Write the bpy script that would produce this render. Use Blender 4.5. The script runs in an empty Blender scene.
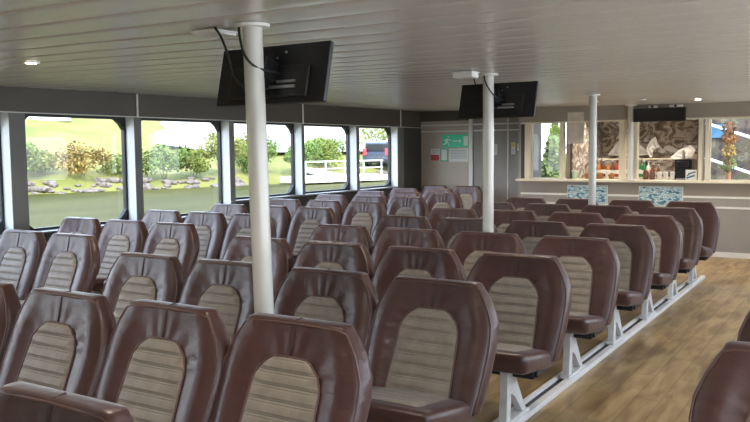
import bpy, bmesh, math, random
from mathutils import Vector, Matrix
random.seed(7)
PI = math.pi
scn = bpy.context.scene
COL = scn.collection

# ------------------------------------------------------------------ materials
def mat(name, col, rough=.5, metal=0., spec=.5, noise=None, bump=None, coat=0., emit=None, sheen=0.):
    m = bpy.data.materials.new(name); m.use_nodes = True
    nt = m.node_tree; b = nt.nodes['Principled BSDF']
    b.inputs['Base Color'].default_value = (*col, 1)
    b.inputs['Roughness'].default_value = rough
    b.inputs['Metallic'].default_value = metal
    b.inputs['Specular IOR Level'].default_value = spec
    b.inputs['Coat Weight'].default_value = coat
    if sheen: b.inputs['Sheen Weight'].default_value = sheen
    if emit:
        b.inputs['Emission Color'].default_value = (*emit[0], 1); b.inputs['Emission Strength'].default_value = emit[1]
    tc = None
    if noise or bump:
        tc = nt.nodes.new('ShaderNodeTexCoord')
    if noise:
        sc, amt = noise[0], noise[1]
        n = nt.nodes.new('ShaderNodeTexNoise'); n.inputs['Scale'].default_value = sc; n.inputs['Detail'].default_value = 4
        nt.links.new(tc.outputs['Object'], n.inputs['Vector'])
        r = nt.nodes.new('ShaderNodeValToRGB')
        c2 = noise[2] if len(noise) > 2 else tuple(min(1, c*(1+amt)) for c in col)
        r.color_ramp.elements[0].position = .35; r.color_ramp.elements[1].position = .65
        r.color_ramp.elements[0].color = (*[c*(1-amt) for c in col], 1); r.color_ramp.elements[1].color = (*c2, 1)
        nt.links.new(n.outputs['Fac'], r.inputs['Fac']); nt.links.new(r.outputs['Color'], b.inputs['Base Color'])
    if bump:
        n = nt.nodes.new('ShaderNodeTexNoise'); n.inputs['Scale'].default_value = bump[0]; n.inputs['Detail'].default_value = 3
        mp = nt.nodes.new('ShaderNodeMapping')
        if len(bump) > 2: mp.inputs['Scale'].default_value = bump[2]
        nt.links.new(tc.outputs['Object'], mp.inputs['Vector']); nt.links.new(mp.outputs['Vector'], n.inputs['Vector'])
        bp = nt.nodes.new('ShaderNodeBump'); bp.inputs['Strength'].default_value = bump[1]; bp.inputs['Distance'].default_value = .02
        nt.links.new(n.outputs['Fac'], bp.inputs['Height']); nt.links.new(bp.outputs['Normal'], b.inputs['Normal'])
    return m

def glass_mat(name, tint=(1, 1, 1), refl=.06):
    m = bpy.data.materials.new(name); m.use_nodes = True
    nt = m.node_tree; nt.nodes.clear()
    o = nt.nodes.new('ShaderNodeOutputMaterial'); mx = nt.nodes.new('ShaderNodeMixShader')
    t = nt.nodes.new('ShaderNodeBsdfTransparent'); g = nt.nodes.new('ShaderNodeBsdfGlossy')
    t.inputs['Color'].default_value = (*tint, 1); g.inputs['Roughness'].default_value = 0
    mx.inputs['Fac'].default_value = refl
    nt.links.new(t.outputs[0], mx.inputs[1]); nt.links.new(g.outputs[0], mx.inputs[2]); nt.links.new(mx.outputs[0], o.inputs['Surface'])
    return m

def wood_floor():
    m = bpy.data.materials.new('vinyl_plank'); m.use_nodes = True
    nt = m.node_tree; b = nt.nodes['Principled BSDF']; b.inputs['Roughness'].default_value = .38
    tc = nt.nodes.new('ShaderNodeTexCoord'); mp = nt.nodes.new('ShaderNodeMapping'); mp.inputs['Scale'].default_value = (7, 1.6, 1)
    nt.links.new(tc.outputs['Object'], mp.inputs['Vector'])
    n = nt.nodes.new('ShaderNodeTexNoise'); n.inputs['Scale'].default_value = 1.3; n.inputs['Detail'].default_value = 6; n.inputs['Distortion'].default_value = .8
    nt.links.new(mp.outputs[0], n.inputs['Vector'])
    r = nt.nodes.new('ShaderNodeValToRGB')
    r.color_ramp.elements[0].position = .3; r.color_ramp.elements[0].color = (.20, .12, .05, 1)
    r.color_ramp.elements[1].position = .72; r.color_ramp.elements[1].color = (.50, .365, .185, 1)
    e = r.color_ramp.elements.new(.5); e.color = (.36, .245, .115, 1)
    nt.links.new(n.outputs['Fac'], r.inputs['Fac'])
    br = nt.nodes.new('ShaderNodeTexBrick'); br.inputs['Color1'].default_value = (1, 1, 1, 1); br.inputs['Color2'].default_value = (.82, .82, .82, 1)
    br.inputs['Mortar'].default_value = (.55, .55, .55, 1); br.inputs['Mortar Size'].default_value = .006; br.inputs['Scale'].default_value = 1
    br.inputs['Brick Width'].default_value = 1.1; br.inputs['Row Height'].default_value = .15
    mp2 = nt.nodes.new('ShaderNodeMapping'); mp2.inputs['Rotation'].default_value = (0, 0, PI/2)
    nt.links.new(tc.outputs['Object'], mp2.inputs['Vector']); nt.links.new(mp2.outputs[0], br.inputs['Vector'])
    mm = nt.nodes.new('ShaderNodeMixRGB'); mm.blend_type = 'MULTIPLY'; mm.inputs[0].default_value = .7
    nt.links.new(r.outputs[0], mm.inputs[1]); nt.links.new(br.outputs[0], mm.inputs[2]); nt.links.new(mm.outputs[0], b.inputs['Base Color'])
    return m

def ramp_mat(name, stops, scale=2., detail=6, rough=.6, distort=0., metal=0., mapping=(1, 1, 1), voronoi=False, bump=0.):
    m = bpy.data.materials.new(name); m.use_nodes = True
    nt = m.node_tree; b = nt.nodes['Principled BSDF']; b.inputs['Roughness'].default_value = rough; b.inputs['Metallic'].default_value = metal
    tc = nt.nodes.new('ShaderNodeTexCoord'); mp = nt.nodes.new('ShaderNodeMapping'); mp.inputs['Scale'].default_value = mapping
    nt.links.new(tc.outputs['Object'], mp.inputs['Vector'])
    n = nt.nodes.new('ShaderNodeTexNoise'); n.inputs['Scale'].default_value = scale; n.inputs['Detail'].default_value = detail; n.inputs['Distortion'].default_value = distort
    nt.links.new(mp.outputs[0], n.inputs['Vector'])
    r = nt.nodes.new('ShaderNodeValToRGB')
    els = r.color_ramp.elements
    els[0].position, els[0].color = stops[0][0], (*stops[0][1], 1)
    els[1].position, els[1].color = stops[-1][0], (*stops[-1][1], 1)
    for p, c in stops[1:-1]:
        e = els.new(p); e.color = (*c, 1)
    nt.links.new(n.outputs['Fac'], r.inputs['Fac']); nt.links.new(r.outputs[0], b.inputs['Base Color'])
    if bump:
        bp = nt.nodes.new('ShaderNodeBump'); bp.inputs['Strength'].default_value = bump
        nt.links.new(n.outputs['Fac'], bp.inputs['Height']); nt.links.new(bp.outputs[0], b.inputs['Normal'])
    return m

M = dict(
    leather=mat('brown_leather', (.074, .028, .023), .38, spec=.75, noise=(3, .18), bump=(9, .22, (1, 1, 2.2))),
    insert=mat('taupe_leather', (.30, .255, .205), .42, noise=(14, .10), bump=(30, .18, (2.5, 1, .6))),
    piping=mat('piping', (.14, .078, .066), .4),
    seam=mat('seam_thread', (.055, .028, .025), .5),
    black=mat('black_plastic', (.012, .012, .014), .35),
    alu=mat('painted_aluminium', (.74, .75, .75), .35, metal=.1, noise=(20, .05)),
    rail=mat('white_rail', (.78, .78, .77), .4, noise=(12, .05)),
    pole=mat('pole_paint', (.66, .645, .60), .22, noise=(3, .04), coat=.4),
    ceil=mat('ceiling_laminate', (.62, .605, .57), .27, spec=.5, noise=(.8, .03)),
    header=mat('header_laminate', (.082, .072, .058), .45, noise=(2, .06)),
    postdark=mat('post_grey', (.16, .165, .155), .45, noise=(4, .06)),
    postlit=mat('post_lit_white', (.80, .81, .80), .4, noise=(4, .03)),
    gasket=mat('rubber_gasket', (.018, .019, .018), .5, noise=(9, .1)),
    wallgrey=mat('wall_grey', (.31, .295, .28), .5, noise=(2, .05)),
    walldark=mat('wall_dark', (.05, .048, .046), .5, noise=(2, .08)),
    beige=mat('beige_laminate', (.50, .43, .35), .45, noise=(2, .05)),
    barbeige=mat('bar_laminate', (.33, .285, .24), .45, noise=(2, .05)),
    bargrey=mat('bar_grey', (.33, .305, .28), .5, noise=(2, .05)),
    trim=mat('white_trim', (.78, .77, .74), .4, noise=(6, .03)),
    cream=mat('cream_frame', (.76, .70, .56), .4, noise=(6, .04)),
    floor=wood_floor(),
    glass=glass_mat('window_glass', (.98, .99, .98), .022),
    white=mat('white_plastic', (.80, .79, .76), .4, noise=(15, .03)),
    green=mat('sign_green', (.0, .34, .17), .4, emit=((0, .5, .28), .12)),
    red=mat('sign_red', (.52, .05, .05), .4),
    paper=mat('paper', (.82, .83, .80), .6, noise=(20, .03)),
    ink=mat('grey_print', (.42, .45, .44), .6),
    yellow=mat('yellow_print', (.75, .66, .18), .6),
    led=mat('lamp_lens', (1, .93, .8), .4, emit=((1, .88, .70), 9)),
    leddim=mat('unlit_lens', (.75, .74, .70), .4, noise=(20, .05)),
    chrome=mat('dull_metal', (.5, .5, .5), .3, metal=.9),
)

# ------------------------------------------------------------------ mesh helper
class MB:
    def __init__(s): s.bm = bmesh.new()
    def box(s, x0, x1, y0, y1, z0, z1, bev=0., seg=2):
        t = bmesh.new()
        bmesh.ops.create_cube(t, size=1, matrix=Matrix.Translation(((x0+x1)/2, (y0+y1)/2, (z0+z1)/2)) @ Matrix.Diagonal((abs(x1-x0), abs(y1-y0), abs(z1-z0), 1)))
        if bev: bmesh.ops.bevel(t, geom=t.edges[:], offset=bev, segments=seg, affect='EDGES', profile=.5)
        return s.merge(t)
    def hexa(s, c, bev=0., seg=3):
        t = bmesh.new(); v = [t.verts.new(p) for p in c]     # c: 4 bottom, 4 top
        for f in ((3, 2, 1, 0), (4, 5, 6, 7), (0, 1, 5, 4), (1, 2, 6, 5), (2, 3, 7, 6), (3, 0, 4, 7)): t.faces.new([v[i] for i in f])
        if bev: bmesh.ops.bevel(t, geom=t.edges[:], offset=bev, segments=seg, affect='EDGES', profile=.5)
        return s.merge(t)
    def merge(s, t, mtx=None):
        mp = {}
        for v in t.verts: mp[v] = s.bm.verts.new(mtx @ v.co if mtx else v.co)
        for f in t.faces:
            try: s.bm.faces.new([mp[v] for v in f.verts])
            except ValueError: pass
        t.free(); return s
    def tube(s, pts, r, n=8, cap=True):
        pts = [Vector(p) for p in pts]; rings = []
        for i, p in enumerate(pts):
            a = pts[max(0, i-1)]; b = pts[min(len(pts)-1, i+1)]; d = (b-a).normalized()
            u = d.orthogonal().normalized() if i == 0 else (rings_u - d*rings_u.dot(d)).normalized()
            rings_u = u; w = d.cross(u); rr = r[i] if isinstance(r, (list, tuple)) else r
            rings.append([s.bm.verts.new(p + (u*math.cos(2*PI*k/n) + w*math.sin(2*PI*k/n))*rr) for k in range(n)])
        for A, B in zip(rings, rings[1:]):
            for k in range(n): s.bm.faces.new((A[k], A[(k+1) % n], B[(k+1) % n], B[k]))
        if cap: s.bm.faces.new(rings[0][::-1]); s.bm.faces.new(rings[-1])
        return s
    def lathe(s, prof, n=16, c=(0, 0, 0)):
        rings = [[s.bm.verts.new((c[0]+max(r, 1e-4)*math.cos(2*PI*k/n), c[1]+max(r, 1e-4)*math.sin(2*PI*k/n), c[2]+z)) for k in range(n)] for r, z in prof]
        for A, B in zip(rings, rings[1:]):
            for k in range(n): s.bm.faces.new((A[k], A[(k+1) % n], B[(k+1) % n], B[k]))
        s.bm.faces.new(rings[0][::-1]); s.bm.faces.new(rings[-1]); return s
    def prism(s, poly, f0, f1):       # poly 2D, f0/f1 map 2D to 3D
        A = [s.bm.verts.new(f0(*p)) for p in poly]; B = [s.bm.verts.new(f1(*p)) for p in poly]
        n = len(poly); s.bm.faces.new(A[::-1]); s.bm.faces.new(B)
        for k in range(n): s.bm.faces.new((A[k], A[(k+1) % n], B[(k+1) % n], B[k]))
        return s
    def ring(s, outer, inner, f0, f1):
        n = len(outer)
        Ao = [s.bm.verts.new(f0(*p)) for p in outer]; Ai = [s.bm.verts.new(f0(*p)) for p in inner]
        Bo = [s.bm.verts.new(f1(*p)) for p in outer]; Bi = [s.bm.verts.new(f1(*p)) for p in inner]
        for k in range(n):
            j = (k+1) % n
            for q in ((Ao[k], Ao[j], Ai[j], Ai[k]), (Bo[j], Bo[k], Bi[k], Bi[j]), (Ao[j], Ao[k], Bo[k], Bo[j]), (Ai[k], Ai[j], Bi[j], Bi[k])): s.bm.faces.new(q)
        return s
    def grid(s, rows, close=False):
        V = [[s.bm.verts.new(p) for p in r] for r in rows]
        for A, B in zip(V, V[1:]):
            n = len(A)
            for k in range(n if close else n-1): s.bm.faces.new((A[k], A[(k+1) % n], B[(k+1) % n], B[k]))
        return V
    def build(s, name, m, parent=None, loc=(0, 0, 0), smooth=False, angle=None):
        bmesh.ops.recalc_face_normals(s.bm, faces=s.bm.faces[:])
        me = bpy.data.meshes.new(name)
        if smooth:
            for f in s.bm.faces: f.smooth = True
            if angle:
                for e in s.bm.edges:
                    if len(e.link_faces) == 2 and e.calc_face_angle(0) > angle: e.smooth = False
        s.bm.to_mesh(me); s.bm.free(); me.materials.append(m)
        o = bpy.data.objects.new(name, me); COL.objects.link(o); o.location = loc
        if parent: o.parent = parent
        return o

def tag(o, label=None, cat=None, group=None, kind=None):
    if label: o['label'] = label
    if cat: o['category'] = cat
    if group: o['group'] = group
    if kind: o['kind'] = kind
    return o
def empty(name, loc, label, cat, group=None, rz=0):
    o = bpy.data.objects.new(name, None); COL.objects.link(o); o.location = loc; o.rotation_euler.z = rz
    o.empty_display_size = .1
    return tag(o, label, cat, group)
def struct(name, mb, m, smooth=False):
    return tag(mb.build(name, m, smooth=smooth), kind='structure')
def copy_tree(o, parent=None):
    c = o.copy(); COL.objects.link(c)
    if parent: c.parent = parent
    for ch in list(o.children): copy_tree(ch, c)
    return c
def lerp(t, pts):
    for (a, va), (b, vb) in zip(pts, pts[1:]):
        if t <= b: return va + (vb-va)*max(0, (t-a))/(b-a)
    return pts[-1][1]

# ------------------------------------------------------------------ camera
f_px, psi, pit, roll = 793.17, .55924, .076468, -.009832
fw = Vector((-math.sin(psi)*math.cos(pit), math.cos(psi)*math.cos(pit), -math.sin(pit)))
rt = Vector((math.cos(psi), math.sin(psi), 0)); up = rt.cross(fw)
rt2 = rt*math.cos(roll) + up*math.sin(roll); up2 = -rt*math.sin(roll) + up*math.cos(roll)
cam_d = bpy.data.cameras.new('camera'); cam = bpy.data.objects.new('camera', cam_d); COL.objects.link(cam)
cam.matrix_world = Matrix(((rt2.x, up2.x, -fw.x, 0), (rt2.y, up2.y, -fw.y, 0), (rt2.z, up2.z, -fw.z, 1.55), (0, 0, 0, 1)))
cam_d.sensor_width = 36; cam_d.lens = f_px/750*36; cam_d.clip_start = .05; cam_d.clip_end = 500
scn.camera = cam

# ------------------------------------------------------------------ room shell
XL, XR, YB, YF, YBAR = -7.0, 1.42, -2.0, 12.8, 12.0
def ceil_z(x, y):
    return lerp(y, [(-2, 2.05), (2.6, 2.085), (5.75, 2.13), (12, 2.168), (14.5, 2.175)]) + .016*max(0, -x-2.3)

struct('floor', MB().box(XL-.2, XR+.2, YB-.2, 14.2, -.06, 0), M['floor'])

cb = MB(); rows = []
pitch = .27; y = YB-.2
xs = [XL-.2 + k*(XR-XL+.4)/10 for k in range(11)]
while y < 14.2:
    for fr, dz in ((0, 0.006), (.02, 0.006), (.035, .0), (.2, -.0012), (.5, -.002), (.8, -.0012), (.985, .0)):
        rows.append([(x, y+fr*pitch, ceil_z(x, y+fr*pitch)+dz) for x in xs])
    y += pitch
cb.grid(rows)
ceil = struct('ceiling', cb, M['ceil'], smooth=True)
# deck above (closes the roof against the sky)
rb = MB(); rb.grid([[(x, yy, ceil_z(x, yy)+.06) for x in (XL-.2, -2.3, XR+.2)] for yy in (YB-.2, 2.6, 5.75, 12, 14.2)])
struct('ceiling_deck', rb, M['walldark'])

ZSL = lambda y: .77 if y < 7.7 else ZS
POSTS = [(-1.6, -1.45), (.05, .2), (1.6, 1.75), (3.1, 3.2), (4.61, 4.78), (6.13, 6.23), (7.68, 7.77), (9.21, 9.27), (10.65, 10.73), (11.95, 12.16)]
ZS, ZH = .915, 1.947
def side_wall(side):
    X = XL if side == 'left' else XR; sg = -1 if side == 'left' else 1     # outward direction
    def bx(mb, d0, d1, y0, y1, z0, z1): mb.box(min(X+sg*d0, X+sg*d1), max(X+sg*d0, X+sg*d1), y0, y1, z0, z1)
    low = MB(); bx(low, 0, .2, YB-.2, 7.7, 0, .755); bx(low, 0, .2, 7.7, YF, 0, ZS-.015)
    struct('wall_'+side, low, M['walldark'])
    hd = MB()
    ys = [YB-.2, 2.6, 5.75, 12, YF]
    for a, b in zip(ys, ys[1:]):
        za, zb = ceil_z(X, a)+.03, ceil_z(X, b)+.03
        xo, xi = X+sg*.2, X
        hd.hexa([(xi, a, ZH), (xo, a, ZH), (xo, b, ZH), (xi, b, ZH), (xi, a, za), (xo, a, za), (xo, b, zb), (xi, b, zb)])
    struct('wall_%s_header' % side, hd, M['header'])
    pw, pd, st = MB(), MB(), MB()
    for a, b in POSTS:
        bx(pw, .006, .2, a, b, ZSL(a)-.02, ZH+.01); bx(pd, -.002, .006, a, b, ZSL(a)-.02, ZH-.001)
        if a in (3.1, 6.13, 9.21, 11.95, .05): bx(st, -.008, 0, (a+b)/2-.012, (a+b)/2+.012, ZH+.003, ceil_z(X, a)-.002)
    bx(st, -.006, 0, YB, YF, ZH-.004, ZH+.006)
    struct('wall_%s_posts' % side, pw, M['postlit']); struct('wall_%s_post_facings' % side, pd, M['postdark']); struct('trim_%s' % side, st, M['trim'])  # white reveals, darker inner faces: window light and shade put into the colours
    ed = MB(); bx(ed, 0, .2, POSTS[-1][1], YF, ZS-.016, ZH+.002); bx(ed, 0, .2, YB-.2, POSTS[0][0], ZS-.016, ZH+.002)
    struct('wall_%s_ends' % side, ed, M['walldark'])  # end walls darkened, their shade is put into the colour
    sl = MB(); bx(sl, -.025, .2, YB, 7.68, .755, .77); bx(sl, -.025, .2, 7.68, 12.0, ZS-.02, ZS)
    struct('sill_%s' % side, sl, M['postdark'])
    n0 = 1 if side == 'left' else 20
    for k, ((a0, a), (b, b1)) in enumerate(zip(POSTS, POSTS[1:])):
        zs_ = ZSL(a+.2)
        def cham(m, c):
            y0, y1, z0, z1 = a+m, b-m, zs_+m, ZH-m
            return [(y0+c, z0), (y1-c, z0), (y1-c*.42, z0+c*.42), (y1, z0+c), (y1, z1-c), (y1-c*.42, z1-c*.42), (y1-c, z1), (y0+c, z1), (y0+c*.42, z1-c*.42), (y0, z1-c), (y0, z0+c), (y0+c*.42, z0+c*.42)]
        w = bpy.data.objects.new('window_%d' % (n0+k), None); COL.objects.link(w); w.location = (X+sg*.16, (a+b)/2, zs_); tag(w, kind='structure')
        fm = MB(); c0 = (a+b)/2
        o_, i_ = cham(0, .004), cham(.026, .12)
        fm.ring([(p-c0, q-zs_) for p, q in o_], [(p-c0, q-zs_) for p, q in i_], lambda p, q: (-.03*1, p, q), lambda p, q: (.02, p, q))
        fm.build('window_frame', M['gasket'], w)
        g = MB(); g.prism([(p-c0, q-zs_) for p, q in cham(.02, .08)], lambda p, q: (0, p, q), lambda p, q: (.006, p, q)); g.build('window_pane', M['glass'], w)
side_wall('left'); side_wall('right')
struct('wall_back', MB().box(XL-.2, XR+.2, YB-.4, YB-.2, 0, 2.3), M['wallgrey'])

# far wall with the exit sign (Y = 12.8), between the side windows and the bar
XC = -4.75
wb = MB(); wb.box(XL-.2, -5.98, YF, YF+.12, 0, 2.3); struct('wall_front', wb, M['beige'])
wg = MB(); wg.box(-5.98, XC-.02, YF, YF+.12, 0, 2.3); struct('wall_front_grey', wg, M['wallgrey'])
tb = MB()
for z in (1.985, 1.875): tb.box(XL, XC-.25, YF-.008, YF, z-.012, z+.012)
tb.box(-6.03, -5.96, YF-.03, YF, 0, 2.2); tb.box(-5.315, -5.295, YF-.01, YF, 0, 2.2)
struct('trim_front', tb, M['trim'])
hb = MB(); hb.box(XL, -6.04, YF-.02, YF, 2.06, 2.3); struct('wall_front_header', hb, M['header'])
rtn = MB(); rtn.box(XC-.04, XC, YBAR, YF+.12, 0, 2.3); struct('wall_bar_return', rtn, M['wallgrey'])

# ------------------------------------------------------------------ bar front wall (Y = 12.0)
BX0, BX1 = XC, XR
bf = MB(); bf.box(BX0, BX1, YBAR, YBAR+.12, .83, 1.05); struct('wall_bar', bf, M['barbeige'])
bl = MB(); bl.box(BX0, BX1, YBAR, YBAR+.12, 0, .83); struct('wall_bar_lower', bl, M['bargrey'])
bh = MB(); bh.box(BX0, BX1, YBAR, YBAR+.12, 1.955, 2.3); struct('wall_bar_header', bh, M['barbeige'])
tr = MB()
for z in (.84, .695): tr.box(BX0, BX1, YBAR-.01, YBAR, z-.014, z+.014)
struct('trim_bar', tr, M['trim'])
struct('baseboard_bar', MB().box(BX0, BX1, YBAR-.015, YBAR, 0, .07), M['trim'])
hl = MB(); hl.box(BX0, BX1, YBAR-.02, YBAR, 1.94, 1.965); struct('trim_bar_header', hl, M['cream'])
ct = MB(); ct.box(BX0-.05, BX1, YBAR-.12, YBAR-.001, 1.04, 1.075, .006)
tag(ct.build('bar_counter', M['cream']), 'long pale bar counter ledge running under the serving openings', 'counter')
struct('sill_bar', MB().box(BX0, BX1, YBAR, YBAR+.34, 1.05, 1.075), M['cream'])
mu = MB()
for a, b, m_ in ((-4.69, -4.60, 0), (-4.12, -4.06, 0), (-3.205, -3.12, 0), (-2.99, -2.94, 0), (-2.09, -2.04, 0), (-2.0, -1.955, 0), (-.9, -.8, 0), (.3, .4, 0)):
    mu.box(a, b, YBAR, YBAR+.12, 1.075, 1.955)
struct('wall_bar_posts', mu, M['cream'])
struct('wall_bar_end_post', MB().box(-4.75, -4.69, YBAR, YBAR+.12, 1.076, 1.955), M['walldark'])
# bar room
br = MB(); br.box(-4.05, -4.0, YBAR+.12, 13.9, 0, 2.3); struct('wall_bar_room_left', br, M['barbeige'])
br = MB(); br.hexa([(-2.08, 12.12, 0), (-2.03, 12.12, 0), (-2.39, 13.9, 0), (-2.44, 13.9, 0), (-2.08, 12.12, 2.3), (-2.03, 12.12, 2.3), (-2.39, 13.9, 2.3), (-2.44, 13.9, 2.3)])
struct('wall_bar_room_right', br, M['barbeige'])
br = MB(); br.box(-4.05, -2.39, 13.85, 13.95, 0, 2.3); struct('wall_bar_room_back', br, M['barbeige'])
# front window panes: left of the bar and right of the bar
for n, (a, b) in enumerate(((-4.60, -4.12), (-1.95, -.9), (-.8, .3), (.4, XR))):
    w = bpy.data.objects.new('window_%d' % (40+n), None); COL.objects.link(w); w.location = ((a+b)/2, YBAR+.08, 1.075); tag(w, kind='structure')
    h = (b-a)/2
    g = MB(); g.box(-h, h, -.003, .003, 0, .88); g.build('window_pane', M['glass'], w)
    f = MB(); f.ring([(-h, 0), (h, 0), (h, .88), (-h, .88)], [(-h+.015, .015), (h-.015, .015), (h-.015, .865), (-h+.015, .865)], lambda p, q: (p, -.02, q), lambda p, q: (p, .02, q)); f.build('window_frame', M['cream'], w)

# ------------------------------------------------------------------ passenger seat
YT = .30                     # local y of the top edge of the backrest
BACK = [(0, -.195, .355, .306, .085), (.12, -.17, .42, .318, .092), (.35, -.11, .56, .330, .096), (.55, -.062, .67, .333, .096), (.68, -.038, .74, .325, .094), (.80, -.02, .81, .298, .088), (.90, -.008, .865, .265, .08), (.965, 0, .898, .240, .072)]
def back_at(s):
    o = []
    for k in range(1, 5): o.append(lerp(s, [(r[0], r[k]) for r in BACK]))
    return o    # dy, z, hw, thick
def s_at_z(z):
    return lerp(z, [(r[2], r[0]) for r in BACK])
FR = [(-1, .045), (-.985, .016), (-.95, .0), (-.90, -.010), (-.8, -.020), (-.7, -.020), (-.6, -.011), (-.5, -.004), (-.35, 0), (-.15, 0)]
FR = FR + [(0, 0)] + [(-u, v) for u, v in FR[::-1]]
US = [-1, -.985, -.95] + [-.92+.04*k for k in range(47)] + [.95, .985, 1]
def front_off(u, s):
    v = lerp(u, FR)
    if v < 0: v *= max(.25, min(1, (.95-s)/.25))
    if s > .56:                                   # gathered leather fanning out over the insert
        _, z, hw, _ = back_at(s); x = u*hw; q = z-.66; r = math.hypot(x, q)
        if q > 0:
            a = math.atan2(x, q); wdw = max(0, 1-abs(r-.165)/.085)*max(0, 1-abs(u)**4)
            v += .0021*wdw*math.sin(a*17+1.2*math.sin(a*5))
    return v
def make_back():
    mb = MB(); rows = []
    ss = [0, .04, .12, .2, .3, .4, .5] + [.55+.02*k for k in range(20)] + [.945, .965]
    for s in ss:
        dy, z, hw, th = back_at(s); r = []
        for u in US: r.append((u*hw, YT+dy+front_off(u, s), z))
        for u, yy in ((1.0, .6), (.99, .82), (.94, .97), (.8, 1.03), (.4, 1.05), (0, 1.05), (-.4, 1.05), (-.8, 1.03), (-.94, .97), (-.99, .82), (-1, .6)):
            r.append((u*hw, YT+dy+yy*th, z-.0*yy))
        rows.append(r)
    dy, z, hw, th = back_at(.965)
    for k, (sh, dz) in enumerate(((.93, .014), (.8, .020), (.4, .022))):      # roll over the top edge
        r = []
        cy = YT+dy+th*.5
        for (x, y, zz) in rows[-1 - 0] if k == 0 else base: r.append((x*(1-(1-sh)*.35), cy+(y-cy)*sh, z+dz))
        if k == 0: base = rows[-1]
        rows.append(r)
    V = mb.grid(rows, close=True)
    mb.bm.faces.new(V[-1]); mb.bm.faces.new(V[0][::-1])
    return mb
def surf(x, z, out=0.):
    s = s_at_z(z); dy, _, hw, th = back_at(s)
    return (x, YT+dy+front_off(max(-1, min(1, x/hw)), s)-out, z)
IZ0, IZ1 = .375, .785
def ins_hw(z):
    t = (z-IZ0)/(IZ1-IZ0); w = .172-.018*t
    if t > .70: q = (t-.70)/.30; w *= max(.0, 1-q**2.8*.50)
    return w
def make_insert():
    mb = MB(); rows = []; n = 144; NB = 8
    for i in range(n+1):
        z = IZ0+(IZ1-IZ0)*i/n; t = i/n*NB; fr = t-math.floor(t)
        g = min(fr, 1-fr)                      # distance to the band border
        puff = .009*(1-math.exp(-g*9)) + .004
        if abs(g-.17) < .035: puff -= .0045
        w = ins_hw(z)
        if i == n: w *= .93
        r = []
        for k in range(-10, 11):
            u = k/10; e = 1-abs(u)**8
            r.append(surf(u*w, z, (puff*e+.002)))
        rows.append(r)
    mb.grid(rows); return mb
def make_insert_piping():
    L = []; n = 40
    for i in range(n+1):
        z = IZ0+(IZ1-IZ0)*i/n; L.append(surf(-ins_hw(z), z, .004))
    R = [(-p[0], p[1], p[2]) for p in L[::-1]]
    w = abs(L[-1][0]); top = [surf(w*q, IZ1+.004*(1-abs(q)), .004) for q in (-.7, -.35, 0, .35, .7)]
    return MB().tube(L+top+R, .0042, 6)
def make_edge_piping():
    L = [(-back_at(s)[2]*.968, YT+back_at(s)[0]+.002, back_at(s)[1]) for s in (0, .1, .2, .3, .4, .5, .6, .68, .75, .82, .88, .93, .955)]
    R = [(-p[0], p[1], p[2]) for p in L[::-1]]
    z = .903; top = [(x, YT+.000, z+.006*(1-abs(x)/.25)) for x in (-.2, -.1, 0, .1, .2)]
    return MB().tube(L+top+R, .0045, 6)
def make_seam():
    pts = [surf(0, z, .0005) for z in (.79, .82, .85, .875, .895)] + [(0, YT+.012, .917), (0, YT+.05, .921)]
    return MB().tube(pts, .0035, 6)
def make_cushion():
    y0, y1 = YT-.575, YT-.10
    return MB().hexa([(-.275, y0+.02, .355), (.275, y0+.02, .355), (.285, y1, .30), (-.285, y1, .30), (-.28, y0, .475), (.28, y0, .475), (.29, y1, .40), (-.29, y1, .40)], .042, 4)
def make_cushion_insert():
    mb = MB(); rows = []; y0, y1 = YT-.50, YT-.15
    for i in range(33):
        t = i/32; y = y0+(y1-y0)*t; z = .475-.075*(y-(YT-.575))/.475
        fr = (t*5) % 1; g = min(fr, 1-fr); pf = .006*(1-math.exp(-g*9))+.002
        w = .185-.01*t
        rows.append([(k/8*w, y, z+pf*(1-abs(k/8)**8)+.001) for k in range(-8, 9)])
    mb.grid(rows); return mb
LX = .107
def make_leg():
    mb = MB(); a, b = LX-.022, LX+.022
    pf, pb, bf_ = YT-.44, YT-.40, YT-.17
    # upright, brace and foot outline in the y-z plane (an A with an arched opening)
    out = [(pf-.03, .052), (pf+.03, .052), (pf+.045, .20), (pf+.10, .17), (bf_-.055, .052), (bf_, .052), (bf_-.04, .10), (pf+.15, .22), (pf+.10, .30), (pf+.10, .36), (pf-.015, .375), (pf-.012, .22)]
    mb.prism(out, lambda p, q: (a, p, q), lambda p, q: (b, p, q))
    mb.box(LX-.034, LX+.030, pf-.05, bf_+.03, .034, .054, .004)
    return mb
def make_pan():
    return MB().box(-.25, .25, YT-.38, YT-.12, .29, .34, .008)
def make_lever():
    return MB().box(.20, .265, YT-.36, YT-.31, .30, .33, .006)

for nm_, wt_ in (('leather', .13), ('insert', .1)):
    b_ = M[nm_].node_tree.nodes['Principled BSDF']
    b_.inputs['Sheen Weight'].default_value = wt_; b_.inputs['Sheen Roughness'].default_value = .45; b_.inputs['Sheen Tint'].default_value = (.86, .88, 1, 1)  # bluish sheen tint stands in for window light on the seats
seat0 = empty('passenger_seat', (0, 0, 0), '', '')
back = make_back().build('backrest', M['leather'], seat0, smooth=True, angle=1.0)
ins = make_insert().build('backrest_insert', M['insert'], back, smooth=True); ins['label'] = 'taupe pleated insert'
make_insert_piping().build('insert_piping', M['piping'], back, smooth=True)
make_edge_piping().build('edge_piping', M['piping'], back, smooth=True)
make_seam().build('headrest_seam', M['seam'], back, smooth=True)
cu = make_cushion().build('seat_cushion', M['leather'], seat0, smooth=True, angle=1.0)
ci = make_cushion_insert().build('cushion_insert', M['insert'], cu, smooth=True); ci['label'] = 'taupe pleated insert'
make_pan().build('seat_pan', M['black'], seat0)
make_lever().build('lever', M['black'], seat0)
lg = make_leg().build('leg', M['alu'], seat0); lg['label'] = 'white painted metal leg'

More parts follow.
